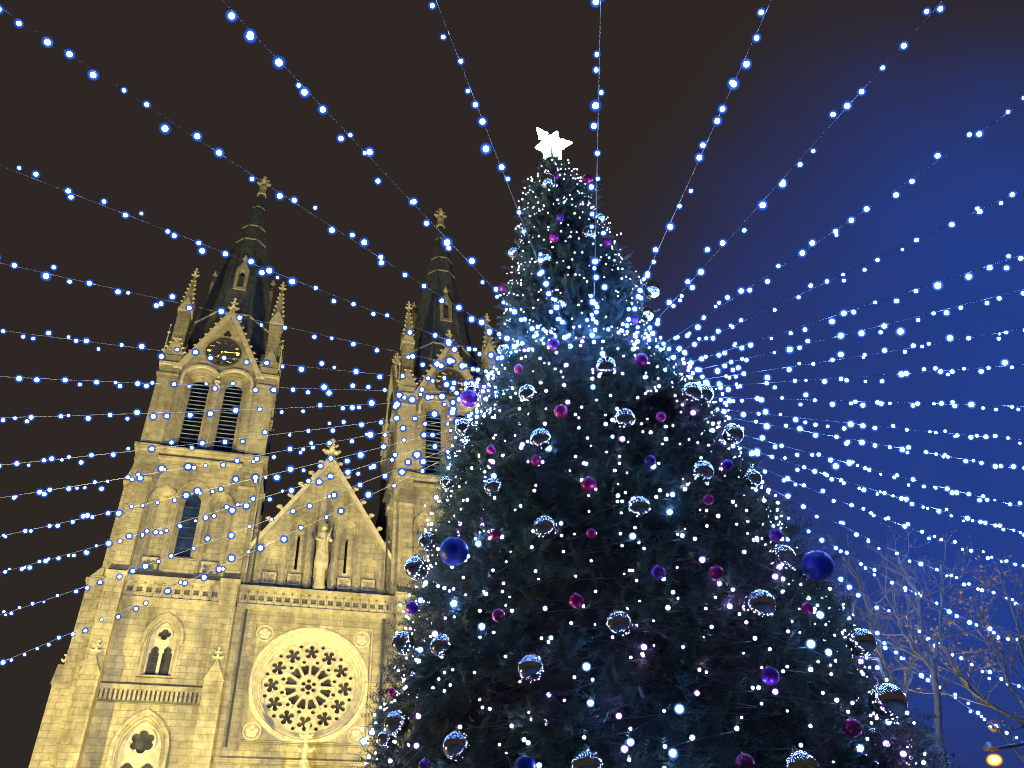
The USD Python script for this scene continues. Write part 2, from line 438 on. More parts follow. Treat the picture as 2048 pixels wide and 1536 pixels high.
def tower(uc):
    T0 = shift(uc)
    F = [T0 @ rotz(90 * k, (0, YC, 0)) for k in range(4)]       # front, right, back, left
    # --- corner piers and the buttresses on them
    for k in range(4):
        T = F[k]
        front = k == 0
        pier = [B(-HB, -2.2, 0, 1.2, 0, 22.75), B(-HB + .08, -2.2, .08, 1.2, 22.75, 30.36)]
        part(church, 'corner_pier', xf(trimesh.util.concatenate(pier), T), 'stone')
        part(church, 'belfry_pier', xf(B(-3.3, -2.2, .1, 1.2, 30.72, 36.6), T), 'dressed')
        for s in (-1, 1):
            sx = lambda a, b: (min(s * a, s * b), max(s * a, s * b))
            x0, x1 = sx(2.22, 3.06)
            low = part(church, 'buttress', xf(B(x0, x1, -.86, 0, 0, 17.55), T), 'stone')
            cx = (x0 + x1) / 2
            gab = Polygon([(x0 - .05, 17.55), (x1 + .05, 17.55), (cx, 18.6)])
            part(low, 'gablet', xf(ext(gab, -.94, -.3), T), 'dressed')
            part(low, 'gablet_finial', xf(finial((cx, -.62, 18.5), .75, .3), T), 'carved')
            part(low, 'middle_stage', xf(B(x0 + .02, x1 - .02, -.60, 0, 17.551, 22.62), T), 'stone')
            part(low, 'cap', xf(trimesh.util.concatenate([B(x0 - .06, x1 + .06, -.70, 0, 22.62, 22.8), slope(x0, x1, -.62, 0, 22.8, 23.4, -.14)]), T), 'dressed')
            part(low, 'upper_stage', xf(trimesh.util.concatenate([B(x0 + .04, x1 - .04, -.14, .08, 23.4, 28.5), slope(x0 + .04, x1 - .04, -.2, .08, 28.5, 29.6, .05)]), T), 'stone')
            if front or k in (1, 3):
                part(low, 'upper_cap', xf(B(x0 - .02, x1 + .02, -.24, .08, 28.4, 28.52), T), 'dressed')
    for k in range(4):
        T = F[k]
        front = k == 0
        if k == 2:
            part(church, 'tower_wall', xf(trimesh.util.concatenate([B(-2.2, 2.2, .15, .9, 0, 36.6)]), T), 'stone')
        else:
            # --- two lower storeys
            lowwin = arch(0.0, .86, 10.0, 14.75, .75)
            midwin = arch(0.0, .60, 18.15, 19.85, .75)
            wall = sbox(-2.2, 0, 2.2, 22.75)
            if front:
                wall = wall.difference(grow(lowwin, .22, 9.8)).difference(grow(midwin, .2, 17.9))
            part(church, 'tower_wall', xf(ext(wall, .12, .95), T), 'stone')
            if front:
                part(church, 'window_surround', xf(trimesh.util.concatenate(orders(lowwin, 9.8, [.22, .1, 0], [.1, .25], .9) +
                     [ext(grow(lowwin, .34, 14.0).difference(grow(lowwin, .2, 14.0)), .02, .2)]), T), 'dressed')
                part(church, 'window_surround', xf(trimesh.util.concatenate(orders(midwin, 18.0, [.2, .09, 0], [.08, .22], .9) +
                     [ext(grow(midwin, .3, 19.6).difference(grow(midwin, .18, 19.6)), .03, .2), slope(-.8, .8, .0, .5, 17.55, 18.15, .4)]), T), 'dressed')
                window(0.0, .86, 10.0, 14.75, .75, [(-.42, .34, 10.1, 13.9), (.42, .34, 10.1, 13.9)], (15.22, .52, 6, .2), .42, T)
                window(0.0, .60, 18.15, 19.85, .75, [(-.29, .225, 18.22, 19.35), (.29, .225, 18.22, 19.35)], (20.22, .3, 4, .145), .38, T)
            # string course with corbels, frieze with mouldings
            part(church, 'string_course', xf(trimesh.util.concatenate([B(-2.2, 2.2, -.16, .118, 17.3, 17.5), slope(-2.2, 2.2, -.16, .118, 17.5, 17.62, .0)]), T), 'dressed')
            if front:
                part(church, 'corbel_band', xf(B(-2.2, 2.2, .03, .118, 16.78, 17.296), T), 'dark_stone')
                for i in range(22):
                    cx = -2.1 + i * .2
                    part(church, 'corbel', xf(B(cx - .055, cx + .055, -.08, .027, 16.85, 17.296), T), 'dressed')
            part(church, 'moulding', xf(trimesh.util.concatenate([B(-2.2, 2.2, -.14, .118, 21.62, 21.8), B(-2.2, 2.2, -.26, .118, 22.66, 22.86),
                                         slope(-2.2, 2.2, -.22, .9, 22.86, 23.35, .25)]), T), 'dressed')
            part(church, 'frieze_back', xf(B(-2.2, 2.2, .06, .117, 21.804, 22.656), T), 'dark_stone')
            if front:
                tiles(-2.2, 2.2, 21.81, 22.65, 10, -.06, .055, T)
            # --- lancet storey
            cen = arch(0.0, .42, 24.45, 27.7, .85)
            sides = [arch(s * 1.42, .42, 23.4, 27.3, .85) for s in (-1, 1)]
            wall = sbox(-2.2, 22.75, 2.2, 30.36).difference(grow(cen, .34, 23.4))
            for sh in sides:
                wall = wall.difference(grow(sh, .22, 23.4))
            part(church, 'tower_wall', xf(ext(wall, .25, .95), T), 'stone')
            jamb = orders(cen, 23.4, [.34, .22, .11, 0], [.3, .42, .54], .9)
            for sh in sides:
                jamb += orders(sh, 23.4, [.22, .1, 0], [.36, .5], .9)
            part(church, 'lancet_surround', xf(trimesh.util.concatenate(jamb), T), 'dressed')
            for s in (-1, 1):
                part(church, 'blind_lancet', xf(ext(sides[(s + 1) // 2], .62, .9), T), 'stone')
                quat_panel(s * 1.42, 23.45, 24.2, .40, .40, T)
            quat_panel(0, 23.45, 24.25, .42, .40, T)
            part(church, 'panel_back', xf(B(-.45, .45, .60, .9, 23.4, 24.45), T), 'dark_stone')
            hood = unary_union([grow(cen, .45, 27.5)] + [grow(s_, .33, 27.1) for s_ in sides]).difference(unary_union([grow(cen, .33, 27.0)] + [grow(s_, .21, 27.0) for s_ in sides]))
            part(church, 'hood_mould', xf(ext(hood, .17, .4), T), 'dressed')
            window(0.0, .42, 24.45, 27.7, .85, [], None, .58, T, 'blue_glass', bars=5, name='lancet_window')
            # --- cornice under the belfry
            part(church, 'cornice', xf(trimesh.util.concatenate([B(-2.2, 2.2, -.1, .95, 30.36, 30.5), B(-2.2, 2.2, -.18, .95, 30.5, 30.62), B(-2.2, 2.2, -.02, .2, 29.95, 30.08),
                                        slope(-2.2, 2.2, -.1, .95, 30.62, 31.0, .35)]), T), 'dressed')
            # --- belfry with paired louvred openings under one gable
            ops = [arch(s * .95, .50, 31.0, 35.75, 0) for s in (-1, 1)]
            wall = Polygon([(-2.2, 31.0), (2.2, 31.0), (2.2, 36.66), (2.12, 36.7), (0, 41.2), (-2.12, 36.7), (-2.2, 36.66)])
            wall = wall.difference(unary_union([grow(o, .42, 31.0) for o in ops]))
            part(church, 'belfry_wall', xf(ext(wall, .22, .75), T), 'dressed')
            jamb = []
            for o in ops:
                jamb += orders(o, 31.0, [.42, .31, .2, .1, 0], [.26, .40, .54, .68], 1.05)
            part(church, 'belfry_jamb', xf(trimesh.util.concatenate(jamb), T), 'dressed')
            hood = unary_union([grow(o, .58, 35.4) for o in ops]).difference(unary_union([grow(o, .44, 35.0) for o in ops])).difference(sbox(-.12, 30, .12, 36.1))
            part(church, 'hood_mould', xf(ext(hood, .04, .3), T), 'carved')
            part(church, 'carved_capital', xf(trimesh.util.concatenate([ball((dx, .12, 35.35 + dz), .13, 1) for dx, dz in ((-.1, 0), (.1, 0), (0, .17), (0, -.2), (-.05, .38), (.06, .38))]), T), 'carved')
            for s in (-1, 1):
                slats = []
                for i in range(17):
                    z = 31.15 + i * .30
                    hw = .5 if z < 35.72 else math.sqrt(max(.25 - (z - 35.75) ** 2, .01))
                    b = B(-hw, hw, -.17, .17, -.022, .022)
                    b.apply_transform(trimesh.transformations.rotation_matrix(math.radians(38), [1, 0, 0]))
                    b.apply_translation((s * .95, .92, z))
                    slats.append(xf(b, T))
                if front:
                    for b in slats:
                        part(church, 'louvre', b, 'louvre')
                else:
                    part(church, 'louvre_bank', slats, 'louvre')
            # gable trim
            lines = []
            for s in (-1, 1):
                lines.append(Polygon([(s * 2.18, 36.45), (s * 2.36, 36.62), (0, 41.62), (0, 41.2)]))
            part(church, 'gable_coping', xf(trimesh.util.concatenate([ext(Polygon(l).buffer(.03), .0, .82) for l in lines] +
                                            [B(-2.6, -2.1, -.02, .8, 36.36, 36.5), B(2.1, 2.6, -.02, .8, 36.36, 36.5)]), T), 'carved')
            for s in (-1, 1):
                for i in range(10):
                    f = (i + .6) / 10.2
                    part(church, 'crocket', xf(crocket((s * (2.36 * (1 - f) + .08), .3, 36.62 + 5.0 * f), .17, (s * .75, 0, .66)), T), 'carved')
            part(church, 'gable_finial', xf(finial((0, .4, 41.5), 1.35, .42), T), 'carved')
            part(church, 'gable_roof', xf(ext(Polygon([(-2.2, 36.6), (2.2, 36.6), (0, 41.15)]), .76, 3.0), T), 'slate')
            part(church, 'gable_trefoil', xf(ext(foil(0, 39.62, .26, 3, .12), .205, .3), T), 'interior')
            # --- clock
            clock = part(church, 'clock', xf(ext(Point(0, 38.02).buffer(1.0, 24), .1, .3), T), 'dial')
            part(clock, 'bezel', xf(ext(Point(0, 38.02).buffer(1.04, 24).difference(Point(0, 38.02).buffer(.985, 24)), .06, .25), T), 'lead')
            if front:
                for h in range(12):
                    a = math.radians(90 - 30 * h)
                    nb = [1, 1, 2, 3, 2, 1, 2, 3, 3, 2, 1, 2][h]
                    bars_ = []
                    for i in range(nb):
                        off = (i - (nb - 1) / 2) * .085
                        p0 = np.array([.72 * math.cos(a) - off * math.sin(a), .72 * math.sin(a) + off * math.cos(a)])
                        p1 = np.array([.92 * math.cos(a) - off * math.sin(a), .92 * math.sin(a) + off * math.cos(a)])
                        bars_.append(bar((p0[0], .09, 38.02 + p0[1]), (p1[0], .09, 38.02 + p1[1]), .024))
                    if h in (0, 4, 5, 6, 9, 10, 11):
                        c0 = np.array([.82 * math.cos(a), .82 * math.sin(a)])
                        t = np.array([-math.sin(a), math.cos(a)])
                        r_ = np.array([math.cos(a), math.sin(a)])
                        q = [c0 - t * .1 - r_ * .1, c0 + t * .1 + r_ * .1]
                        bars_.append(bar((q[0][0], .088, 38.02 + q[0][1]), (q[1][0], .088, 38.02 + q[1][1]), .018))
                    part(clock, 'numeral', xf(trimesh.util.concatenate(bars_), T), 'gilding')
                for ang, ln, w in ((84, .82, .035), (217, .58, .05)):
                    a = math.radians(90 - ang)
                    part(clock, 'hand', xf(trimesh.util.concatenate([bar((-.15 * math.cos(a), .06, 38.02 - .15 * math.sin(a)), (ln * math.cos(a), .06, 38.02 + ln * math.sin(a)), w),
                                            ball((ln * .72 * math.cos(a), .06, 38.02 + ln * .72 * math.sin(a)), w * 2, 1)]), T), 'gilding')
    # cornice blocks over the piers
    for k in range(4):
        T = F[k]
        part(church, 'pier_cornice', xf(trimesh.util.concatenate([B(-3.44, -2.2, -.1, 1.2, 30.36, 30.5), B(-3.5, -2.2, -.14, 1.2, 30.5, 30.7), B(-3.4, -2.2, .0, 1.2, 35.75, 35.87)]), T), 'dressed')
        # pedestal with gablets, then a pinnacle
        ped = part(church, 'pinnacle', xf(B(-3.3, -2.24, .1, 1.16, 36.6, 37.3), T), 'dressed')
        part(ped, 'cornice', xf(B(-3.4, -2.14, -.02, 1.28, 36.5, 36.68), T), 'carved')
        gp = Polygon([(-3.36, 37.3), (-2.18, 37.3), (-2.77, 38.75)])
        gx = ext(gp, .02, 1.24)
        part(ped, 'gablet', xf(trimesh.util.concatenate([gx, xf(gx, rotz(90, (-2.77, .63, 0)))]), T), 'dressed')
        cr = []
        for s in (-1, 1):
            for i in range(4):
                f = (i + .5) / 4.2
                cr.append(crocket((-2.77 + s * .62 * (1 - f), .05, 37.35 + 1.4 * f), .12, (s * .8, 0, .6)))
        part(ped, 'gablet_crockets', xf(trimesh.util.concatenate(cr), T), 'carved')
        part(ped, 'shaft', xf(B(-3.14, -2.40, .26, 1.0, 37.3, 41.2), T), 'stone')
        part(ped, 'shaft_cornice', xf(B(-3.2, -2.34, .2, 1.06, 41.1, 41.3), T), 'carved')
        part(ped, 'gable_head', xf(trimesh.util.concatenate([ext(Polygon([(-3.18, 41.3), (-2.36, 41.3), (-2.77, 42.3)]), .22, 1.04),
                                   xf(ext(Polygon([(-3.18, 41.3), (-2.36, 41.3), (-2.77, 42.3)]), .22, 1.04), rotz(90, (-2.77, .63, 0)))]), T), 'carved')
        part(ped, 'spirelet', xf(pyramid(-2.77, .63, .36, 41.3, 44.5, .05), T), 'dressed')
        cr = []
        for i in range(6):
            z = 41.9 + i * .42
            r = .36 * (44.7 - z) / 3.3 * 1.41
            for a in range(4):
                d = np.array([math.cos(math.pi / 4 + a * math.pi / 2), math.sin(math.pi / 4 + a * math.pi / 2), 0])
                cr.append(crocket(np.array([-2.77, .63, z]) + d * r, .10, d * .8 + [0, 0, .5]))
        part(ped, 'crockets', xf(trimesh.util.concatenate(cr), T), 'carved')
        part(ped, 'finial', xf(finial((-2.77, .63, 44.3), .95, .30), T), 'carved')
        part(ped, 'needle', xf(trimesh.util.concatenate([tube([(-3.32, .06, 37.2), (-3.32, .06, 38.6), (-3.32, .06, 39.6)], [.05, .035, .015], 5), ball((-3.32, .06, 39.0), .09, 1), ball((-3.32, .06, 39.6), .06, 1)]), T), 'carved')
    # --- spire
    prof = [(36.6, 2.95), (38.6, 2.8), (42.2, 2.32), (46.5, 1.72), (51, 1.05), (57.2, .17)]
    sp = None
    segs = [pyramid(0, YC, r0, z0, z1, r1, 8, math.pi / 8) for (z0, r0), (z1, r1) in zip(prof[:-1], prof[1:])]
    sp = part(church, 'spire', xf(trimesh.util.concatenate(segs), T0), 'slate')
    for a in range(8):
        th = math.pi / 8 + a * math.pi / 4
        pts = [(r / math.cos(math.pi / 8) * math.cos(th), YC + r / math.cos(math.pi / 8) * math.sin(th), z) for z, r in prof]
        part(sp, 'hip', xf(tube(pts, [.09, .09, .08, .07, .06, .04], 5), T0), 'slate')
    for z, w in ((42.2, .10), (50.85, .035), (52.6, .035), (55.2, .03)):
        r = float(np.interp(z, [p[0] for p in prof], [p[1] for p in prof]))
        part(sp, 'stone_band', xf(pyramid(0, YC, r + w, z - .05, z + .07, r + w * .7, 8, math.pi / 8), T0), 'carved')
    part(sp, 'spire_finial', xf(trimesh.util.concatenate([pyramid(0, YC, .34, 57.0, 57.35, .3, 8), pyramid(0, YC, .2, 57.35, 58.0, .26, 8), finial((0, YC, 57.9), 1.35, .62)]), T0), 'carved')
    for k in range(4):
        T = F[k]
        y = YC - 2.05
        fr = Polygon([(-.42, 44.75), (.42, 44.75), (.42, 46.6), (0, 47.6), (-.42, 46.6)])
        op = arch(0, .2, 45.0, 46.3, .9)
        luc = part(sp, 'lucarne', xf(ext(fr.difference(op), y, y + 1.0), T), 'dressed')
        part(luc, 'opening', xf(ext(op, y + .3, y + .34), T), 'interior')
        part(luc, 'finial', xf(finial((0, y + .1, 47.5), .6, .22), T), 'carved')


tower(-7.0)
tower(7.0)

# --- the bay between the towers: rose window below, gable above
I4 = np.eye(4)
ROSE_Z = 18.15
bay = sbox(-3.88, 0, 3.88, 21.62).difference(sbox(-2.95, 15.25, 2.95, 21.05))
part(church, 'nave_wall', ext(bay, .15, 1.4), 'stone')
part(church, 'rose_panel', ext(sbox(-2.95, 15.25, 2.95, 21.05).difference(Point(0, ROSE_Z).buffer(2.62, 32)), .3, 1.4), 'dressed')
part(church, 'panel_frame', ext(sbox(-2.95, 15.25, 2.95, 21.05).difference(sbox(-2.84, 15.36, 2.84, 20.94)), .2, .3), 'dressed')
prof = np.array([[2.88, .02], [2.80, -.06], [2.68, -.06], [2.62, .03], [2.56, .03], [2.52, .16], [2.44, .18], [2.40, .30], [2.32, .32], [2.28, .44], [2.2, .46], [2.2, .75], [2.88, .75]])
lathe = trimesh.creation.revolve(np.vstack([prof, prof[:1]]), sections=72)
v = lathe.vertices
lathe = trimesh.Trimesh(np.stack([v[:, 0], v[:, 2] + .28, v[:, 1] + ROSE_Z], 1), lathe.faces, process=False)
rose = part(church, 'rose_window', ext(Point(0, ROSE_Z).buffer(2.24, 40), .98, 1.02), 'glass')
part(rose, 'moulding', lathe, 'carved', smooth=35)
disc = Point(0, ROSE_Z).buffer(2.215, 48)
holes, rings = [], []
for k in range(12):
    a = math.radians(90 + 30 * k)
    cx, cz = 1.74 * math.cos(a), ROSE_Z + 1.74 * math.sin(a)
    n = 5
    for i in range(n):
        b = a + math.pi + 2 * math.pi * (i + .5) / n
        holes.append(Point(cx + .245 * math.cos(b), cz + .245 * math.sin(b)).buffer(.128, 8))
    holes.append(Point(cx, cz).buffer(.17, 8))
    rings.append(Point(cx, cz).buffer(.455, 20).difference(Point(cx, cz).buffer(.405, 20)))
    a2 = a + math.radians(15)
    d, t = np.array([math.cos(a2), math.sin(a2)]), np.array([-math.sin(a2), math.cos(a2)])
    c0 = np.array([0, ROSE_Z])
    w0, w1 = .09, .245
    pts = [c0 + d * .60 - t * w0, c0 + d * .60 + t * w0, c0 + d * 1.0 + t * w1 * .9, c0 + d * 1.0 - t * w1 * .9]
    holes.append(Polygon(pts).union(Point(*(c0 + d * 1.0 + t * .10)).buffer(.12)).union(Point(*(c0 + d * 1.0 - t * .10)).buffer(.12)))
    holes.append(Point(*(c0 + d * 1.26)).buffer(.105, 8))
    holes.append(Point(*(c0 + d * 2.07)).buffer(.10, 8))
for i in range(6):
    b = math.radians(90 + 60 * i)
    holes.append(Point(.29 * math.cos(b), ROSE_Z + .29 * math.sin(b)).buffer(.115, 8))
holes.append(Point(0, ROSE_Z).buffer(.17, 8))
part(rose, 'tracery', ext(disc.difference(unary_union(holes)), .72, .92), 'carved')
rings.append(Point(0, ROSE_Z).buffer(.53, 24).difference(Point(0, ROSE_Z).buffer(.47, 24)))
for r_ in rings:
    part(rose, 'tracery_ring', ext(r_, .66, .74), 'carved')
for k in range(12):
    a = math.radians(90 + 30 * k)
    part(rose, 'spoke', bar((.5 * math.cos(a), .69, ROSE_Z + .5 * math.sin(a)), (1.3 * math.cos(a), .69, ROSE_Z + 1.3 * math.sin(a)), .05), 'carved')
for sx in (-1, 1):
    for sz in (-1, 1):
        cx, cz = sx * 2.38, ROSE_Z + sz * 2.36
        m = [ext(Point(cx, cz).buffer(.42, 20).difference(Point(cx, cz).buffer(.36, 20)), .25, .32)]
        m += [ball((cx + .17 * math.cos(a), .30, cz + .17 * math.sin(a)), .13, 1, (1, .5, 1)) for a in np.arange(5) * 1.2566 + sx]
        m += [ball((cx, .29, cz), .11, 1, (1, .6, 1))]
        part(church, 'medallion', m, 'carved')
# frieze above the rose
part(church, 'moulding', [B(-3.88, 3.88, -.12, .6, 21.62, 21.82), B(-3.88, 3.88, -.22, .6, 22.62, 22.78), slope(-3.88, 3.88, -.2, .6, 22.78, 22.95, .1)], 'dressed')
part(church, 'frieze_back', B(-3.88, 3.88, .1, .6, 21.824, 22.616), 'dark_stone')
tiles(-3.86, 3.86, 21.83, 22.61, 18, -.02, .095, I4)
part(church, 'string_course', [B(-3.88, 3.88, -.05, .148, 14.3, 14.48), slope(-3.88, 3.88, -.05, .148, 14.48, 14.6, .1)], 'dressed')
# gable
gab = Polygon([(-3.88, 22.95), (3.88, 22.95), (3.88, 24.7), (0, 31.05), (-3.88, 24.7)])
rec = [arch(-2.55, .40, 22.96, 24.35, .7), arch(2.55, .40, 22.96, 24.35, .7), arch(-1.28, .40, 22.96, 26.5, .8), arch(1.28, .40, 22.96, 26.5, .8), arch(0, .42, 22.96, 28.4, .8)]
part(church, 'gable_wall', ext(gab.difference(unary_union([grow(r_, .2, 22.96) for r_ in rec])), .3, .9), 'stone')
jamb = []
for r_ in rec:
    jamb += orders(r_, 22.96, [.2, .13, .06, 0], [.36, .46, .56], 1.1)
part(church, 'gable_jamb', jamb, 'dressed')
for i, (r_, cx) in enumerate(zip(rec, (-2.55, 2.55, -1.28, 1.28, 0))):
    back = r_
    if i in (2, 3):
        back = r_.difference(sbox(cx - .075, 24.3, cx + .075, 26.4))
        part(church, 'slit_window', B(cx - .09, cx + .09, 1.0, 1.05, 24.25, 26.45), 'interior')
    if i < 4:
        part(church, 'blind_arch', ext(back, .68, .98), 'stone')
        quat_panel(cx, 23.3, 23.95, .36, .5, I4)
        part(church, 'panel_sill', slope(cx - .42, cx + .42, .32, .68, 22.96, 23.28, .52), 'dressed')
    else:
        part(church, 'niche', ext(r_, 1.0, 1.1), 'stone')
cop = unary_union([Polygon([(s * 3.95, 24.55), (s * 3.98, 24.85), (0, 31.42), (0, 31.0)]) for s in (-1, 1)])
part(church, 'gable_coping', ext(cop, .1, 1.1), 'carved')
for s in (-1, 1):
    for i in range(8):
        f = (i + .5) / 8.1
        part(church, 'crocket', crocket((s * (3.98 * (1 - f) + .1), .4, 24.95 + 6.5 * f), .24, (s * .8, 0, .6)), 'carved')
part(church, 'gable_finial', [pyramid(0, .55, .42, 30.9, 31.7, .12), finial((0, .55, 31.4), 1.35, .62)], 'carved')
part(church, 'nave', B(-3.88, 3.88, 1.4, 42, 0, 23), 'stone')
part(church, 'nave_roof', ext(Polygon([(-3.87, 23.0), (3.87, 23.0), (3.87, 24.3), (0, 30.6), (-3.87, 24.3)]), 1.12, 42), 'slate')
for s in (-1, 1):
    part(church, 'tower_core', B(s * 7 - 2.15, s * 7 + 2.15, 1.25, 5.55, 0, 36.55), 'interior')
    part(church, 'downpipe', [tube([(s * 3.4, .1, 27), (s * 3.4, .1, 23), (s * 3.4, .1, 15)], .06, 6)], 'lead')
# porch gable whose finial rises before the rose
por = part(church, 'porch', ext(Polygon([(-3.3, 0), (-2.1, 0), (-2.1, 6), (0, 9.2), (2.1, 6), (2.1, 0), (3.3, 0), (3.3, 8.2), (0, 13.4), (-3.3, 8.2)]), -1.6, -.9), 'stone')
part(por, 'porch_roof', ext(Polygon([(-3.2, 8.0), (3.2, 8.0), (0, 13.1)]), -.9, .14), 'slate')
part(por, 'coping', ext(unary_union([Polygon([(s * 3.45, 8.0), (s * 3.45, 8.35), (0, 13.85), (0, 13.3)]) for s in (-1, 1)]), -1.7, -.7), 'carved')
for s in (-1, 1):
    for i in range(6):
        f = (i + .5) / 6.3
        part(por, 'crocket', crocket((s * (3.45 * (1 - f) + .08), -1.3, 8.4 + 5.4 * f), .22, (s * .8, 0, .6)), 'carved')
part(por, 'porch_finial', [pyramid(0, -1.25, .34, 13.3, 14.1, .16), finial((0, -1.25, 13.9), 1.75, .52)], 'carved')
for s in (-1, 1):
    part(por, 'door', B(min(s * .03, s * 2.05), max(s * .03, s * 2.05), .02, .12, 0, 5.6), 'bark')

# --- statue on its column in the gable niche
statue = thing('statue', 'weathered stone statue of a robed figure standing on a column in the church gable niche', 'statue', (CX, CY, 0), math.degrees(PSI))
col = trimesh.creation.revolve(np.array([[0, 22.96], [.34, 22.96], [.34, 23.2], [.26, 23.3], [.24, 24.1], [.34, 24.3], [.36, 24.5], [0, 24.5]]), sections=14)
col.apply_translation((0, .25, 0))
part(statue, 'column', col, 'carved', smooth=40)
robe = trimesh.creation.revolve(np.array([[0, 24.5], [.36, 24.5], [.33, 24.9], [.27, 25.5], [.25, 25.8], [.29, 26.15], [.27, 26.32], [.12, 26.42], [0, 26.44]]), sections=28)
th = np.arctan2(robe.vertices[:, 1], robe.vertices[:, 0])
k = 1 + .09 * np.sin(th * 9 + robe.vertices[:, 2] * 2) * np.clip((26.2 - robe.vertices[:, 2]) / 1.2, 0, 1)
robe.vertices[:, 0] *= k
robe.vertices[:, 1] *= k * .85
robe.apply_translation((0, .2, 0))
arms = [tube([(-.24, .2, 26.2), (-.36, .08, 25.9), (-.18, -.1, 25.75)], [.1, .09, .07], 7), tube([(.24, .2, 26.2), (.38, .05, 25.85), (.2, -.12, 25.9)], [.1, .09, .07], 7)]
part(statue, 'figure', [robe, ball((0, .17, 26.62), .165, 2, (.85, .95, 1.1)), tube([(0, .19, 26.35), (0, .18, 26.5)], .08, 7), ball((0, .24, 26.66), .185, 2, (.95, .9, 1.05)),
                        ball((0, .02, 26.61), .03, 0), ball((-.18, -.12, 25.74), .07, 1), ball((.2, -.14, 25.9), .07, 1)] + arms, 'carved', smooth=50)
part(statue, 'crown', [tube([(0.11 * math.cos(a), .2 + .11 * math.sin(a), 26.75) for a in np.linspace(0, 6.28, 9)], .035, 4)] +
     [ball((.12 * math.cos(a), .2 + .12 * math.sin(a), 26.84), .035, 0) for a in np.linspace(0, 5.6, 8)], 'carved')
part(statue, 'palm_branch', tube([(.2, -.15, 25.7), (.28, -.12, 26.2), (.38, -.02, 26.6)], [.035, .045, .015], 5), 'carved')

# ------------------------------------------------------------------ floodlights below the picture
FL = [(-24.0, 19.0, 3.2, (-3.5, 22.0), 1.0, 'left'), (17.0, 19.0, 3.2, (-3.0, 22.0), 1.0, 'right'), (-8.0, 27.0, 2.6, (-4.0, 33.0), .58, 'added_middle')]  # third floodlight is added, to soften shadows and lift the tower tops
for u, v_, z, (tu, tz), k, side in FL:
    col = (1.0, .93, .72) if side == 'added_middle' else (1.0, .82, .18)
    p = world(u, v_, z)
    t = world(tu, 0, tz)
    d = (t - p) / np.linalg.norm(t - p)
    r_ = np.cross(d, [0, 0, 1.0]); r_ /= np.linalg.norm(r_)
    u_ = np.cross(r_, d)
    f = thing('floodlight', f'floodlight on a short post, {side} of the three before the church', 'floodlight', p)
    M4 = np.eye(4); M4[:3, 0] = r_; M4[:3, 1] = u_; M4[:3, 2] = -d
    body = [B(-.42, .42, -.32, .32, .02, .3)]
    lip = [B(-.46, .46, .32, .36, -.1, .3), B(-.46, .46, -.36, -.32, -.1, .3), B(-.46, -.42, -.32, .32, -.1, .3), B(.42, .46, -.32, .32, -.1, .3)]
    part(f, 'housing', xf(trimesh.util.concatenate(body + lip), M4), 'paint')
    part(f, 'post', [B(-.06, .06, -.06, .06, -z, -.35)], 'steel')
    L = UsdLux.RectLight.Define(stage, f + '/lamp')
    L.CreateWidthAttr(.8); L.CreateHeightAttr(.6)
    L.CreateNormalizeAttr(True)
    L.CreateIntensityAttr(FLOOD * k)
    L.CreateColorAttr(Gf.Vec3f(*col))
    q = -d * .0
    UsdGeom.Xformable(L).AddTransformOp().Set(Gf.Matrix4d(*r_, 0, *u_, 0, *(-d), 0, *q, 1))

# ------------------------------------------------------------------ the Christmas tree
TA = np.array([1.42, 13.93])
_Z = [0.8, 2.0, 3.2, 4.8, 5.7, 6.7, 7.9, 9.4, 10.8, 12.0, 12.5, 12.9, 13.3, 14.2, 15.7, 17.7, 19.0, 20.0, 20.55]
_R = [4.2, 4.45, 4.3, 3.92, 3.72, 3.5, 3.24, 2.88, 2.56, 2.24, 2.0, 1.66, 1.52, 1.44, 1.25, .92, .70, .48, .10]


def tree_r(z):
    return np.interp(z, _Z, _R)


def tree_noise(p):
    return (meshkit.fbm(np.asarray(p) * 1.5, 3, 5) - .5)


tree = thing('christmas_tree', 'tall dark fir Christmas tree covered in lights and baubles before the church', 'christmas tree', (TA[0], TA[1], 0))
part(tree, 'trunk', tube([(0, 0, 0), (0, 0, 8), (0, 0, 16), (0, 0, 20.6)], [.36, .26, .12, .03], 10), 'fir_bark')
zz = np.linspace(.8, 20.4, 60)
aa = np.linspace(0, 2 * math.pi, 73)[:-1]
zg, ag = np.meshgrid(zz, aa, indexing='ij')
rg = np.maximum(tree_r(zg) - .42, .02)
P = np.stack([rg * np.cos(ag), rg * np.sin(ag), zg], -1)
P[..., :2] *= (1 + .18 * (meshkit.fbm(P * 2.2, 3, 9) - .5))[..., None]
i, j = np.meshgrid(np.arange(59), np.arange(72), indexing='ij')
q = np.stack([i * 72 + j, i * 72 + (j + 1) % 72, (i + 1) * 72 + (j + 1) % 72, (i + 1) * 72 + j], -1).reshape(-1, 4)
part(tree, 'dark_core', (P.reshape(-1, 3), q), 'fir_core')  # added dark cone closing the see-through crown, inner shade in its colour
N = 30000
zs = rng.uniform(1.0, 20.5, N * 6)
keep = rng.uniform(0, 4.7, N * 6) < tree_r(zs) * np.where(zs < 3.0, .35, 1.0) + .25
zs = zs[keep][:N]
N = len(zs)
ph = rng.uniform(0, 2 * math.pi, N)
rad = tree_r(zs)
base = np.stack([rad * np.cos(ph), rad * np.sin(ph), zs], 1)
layer = rng.uniform(0, 1, N)
rad = rad + tree_noise(base) * .9 - layer ** 1.6 * .45 - .20
out = np.stack([np.cos(ph), np.sin(ph), np.zeros(N)], 1)
tan = np.stack([-np.sin(ph), np.cos(ph), np.zeros(N)], 1)
base = out * rad[:, None] + np.array([0, 0, 1.0]) * zs[:, None]
NB = 620                                        # boughs that stand out of the crown, their tips drooping
pick = rng.choice(np.nonzero(zs < 19)[0], NB)
own = rng.integers(0, NB, N)
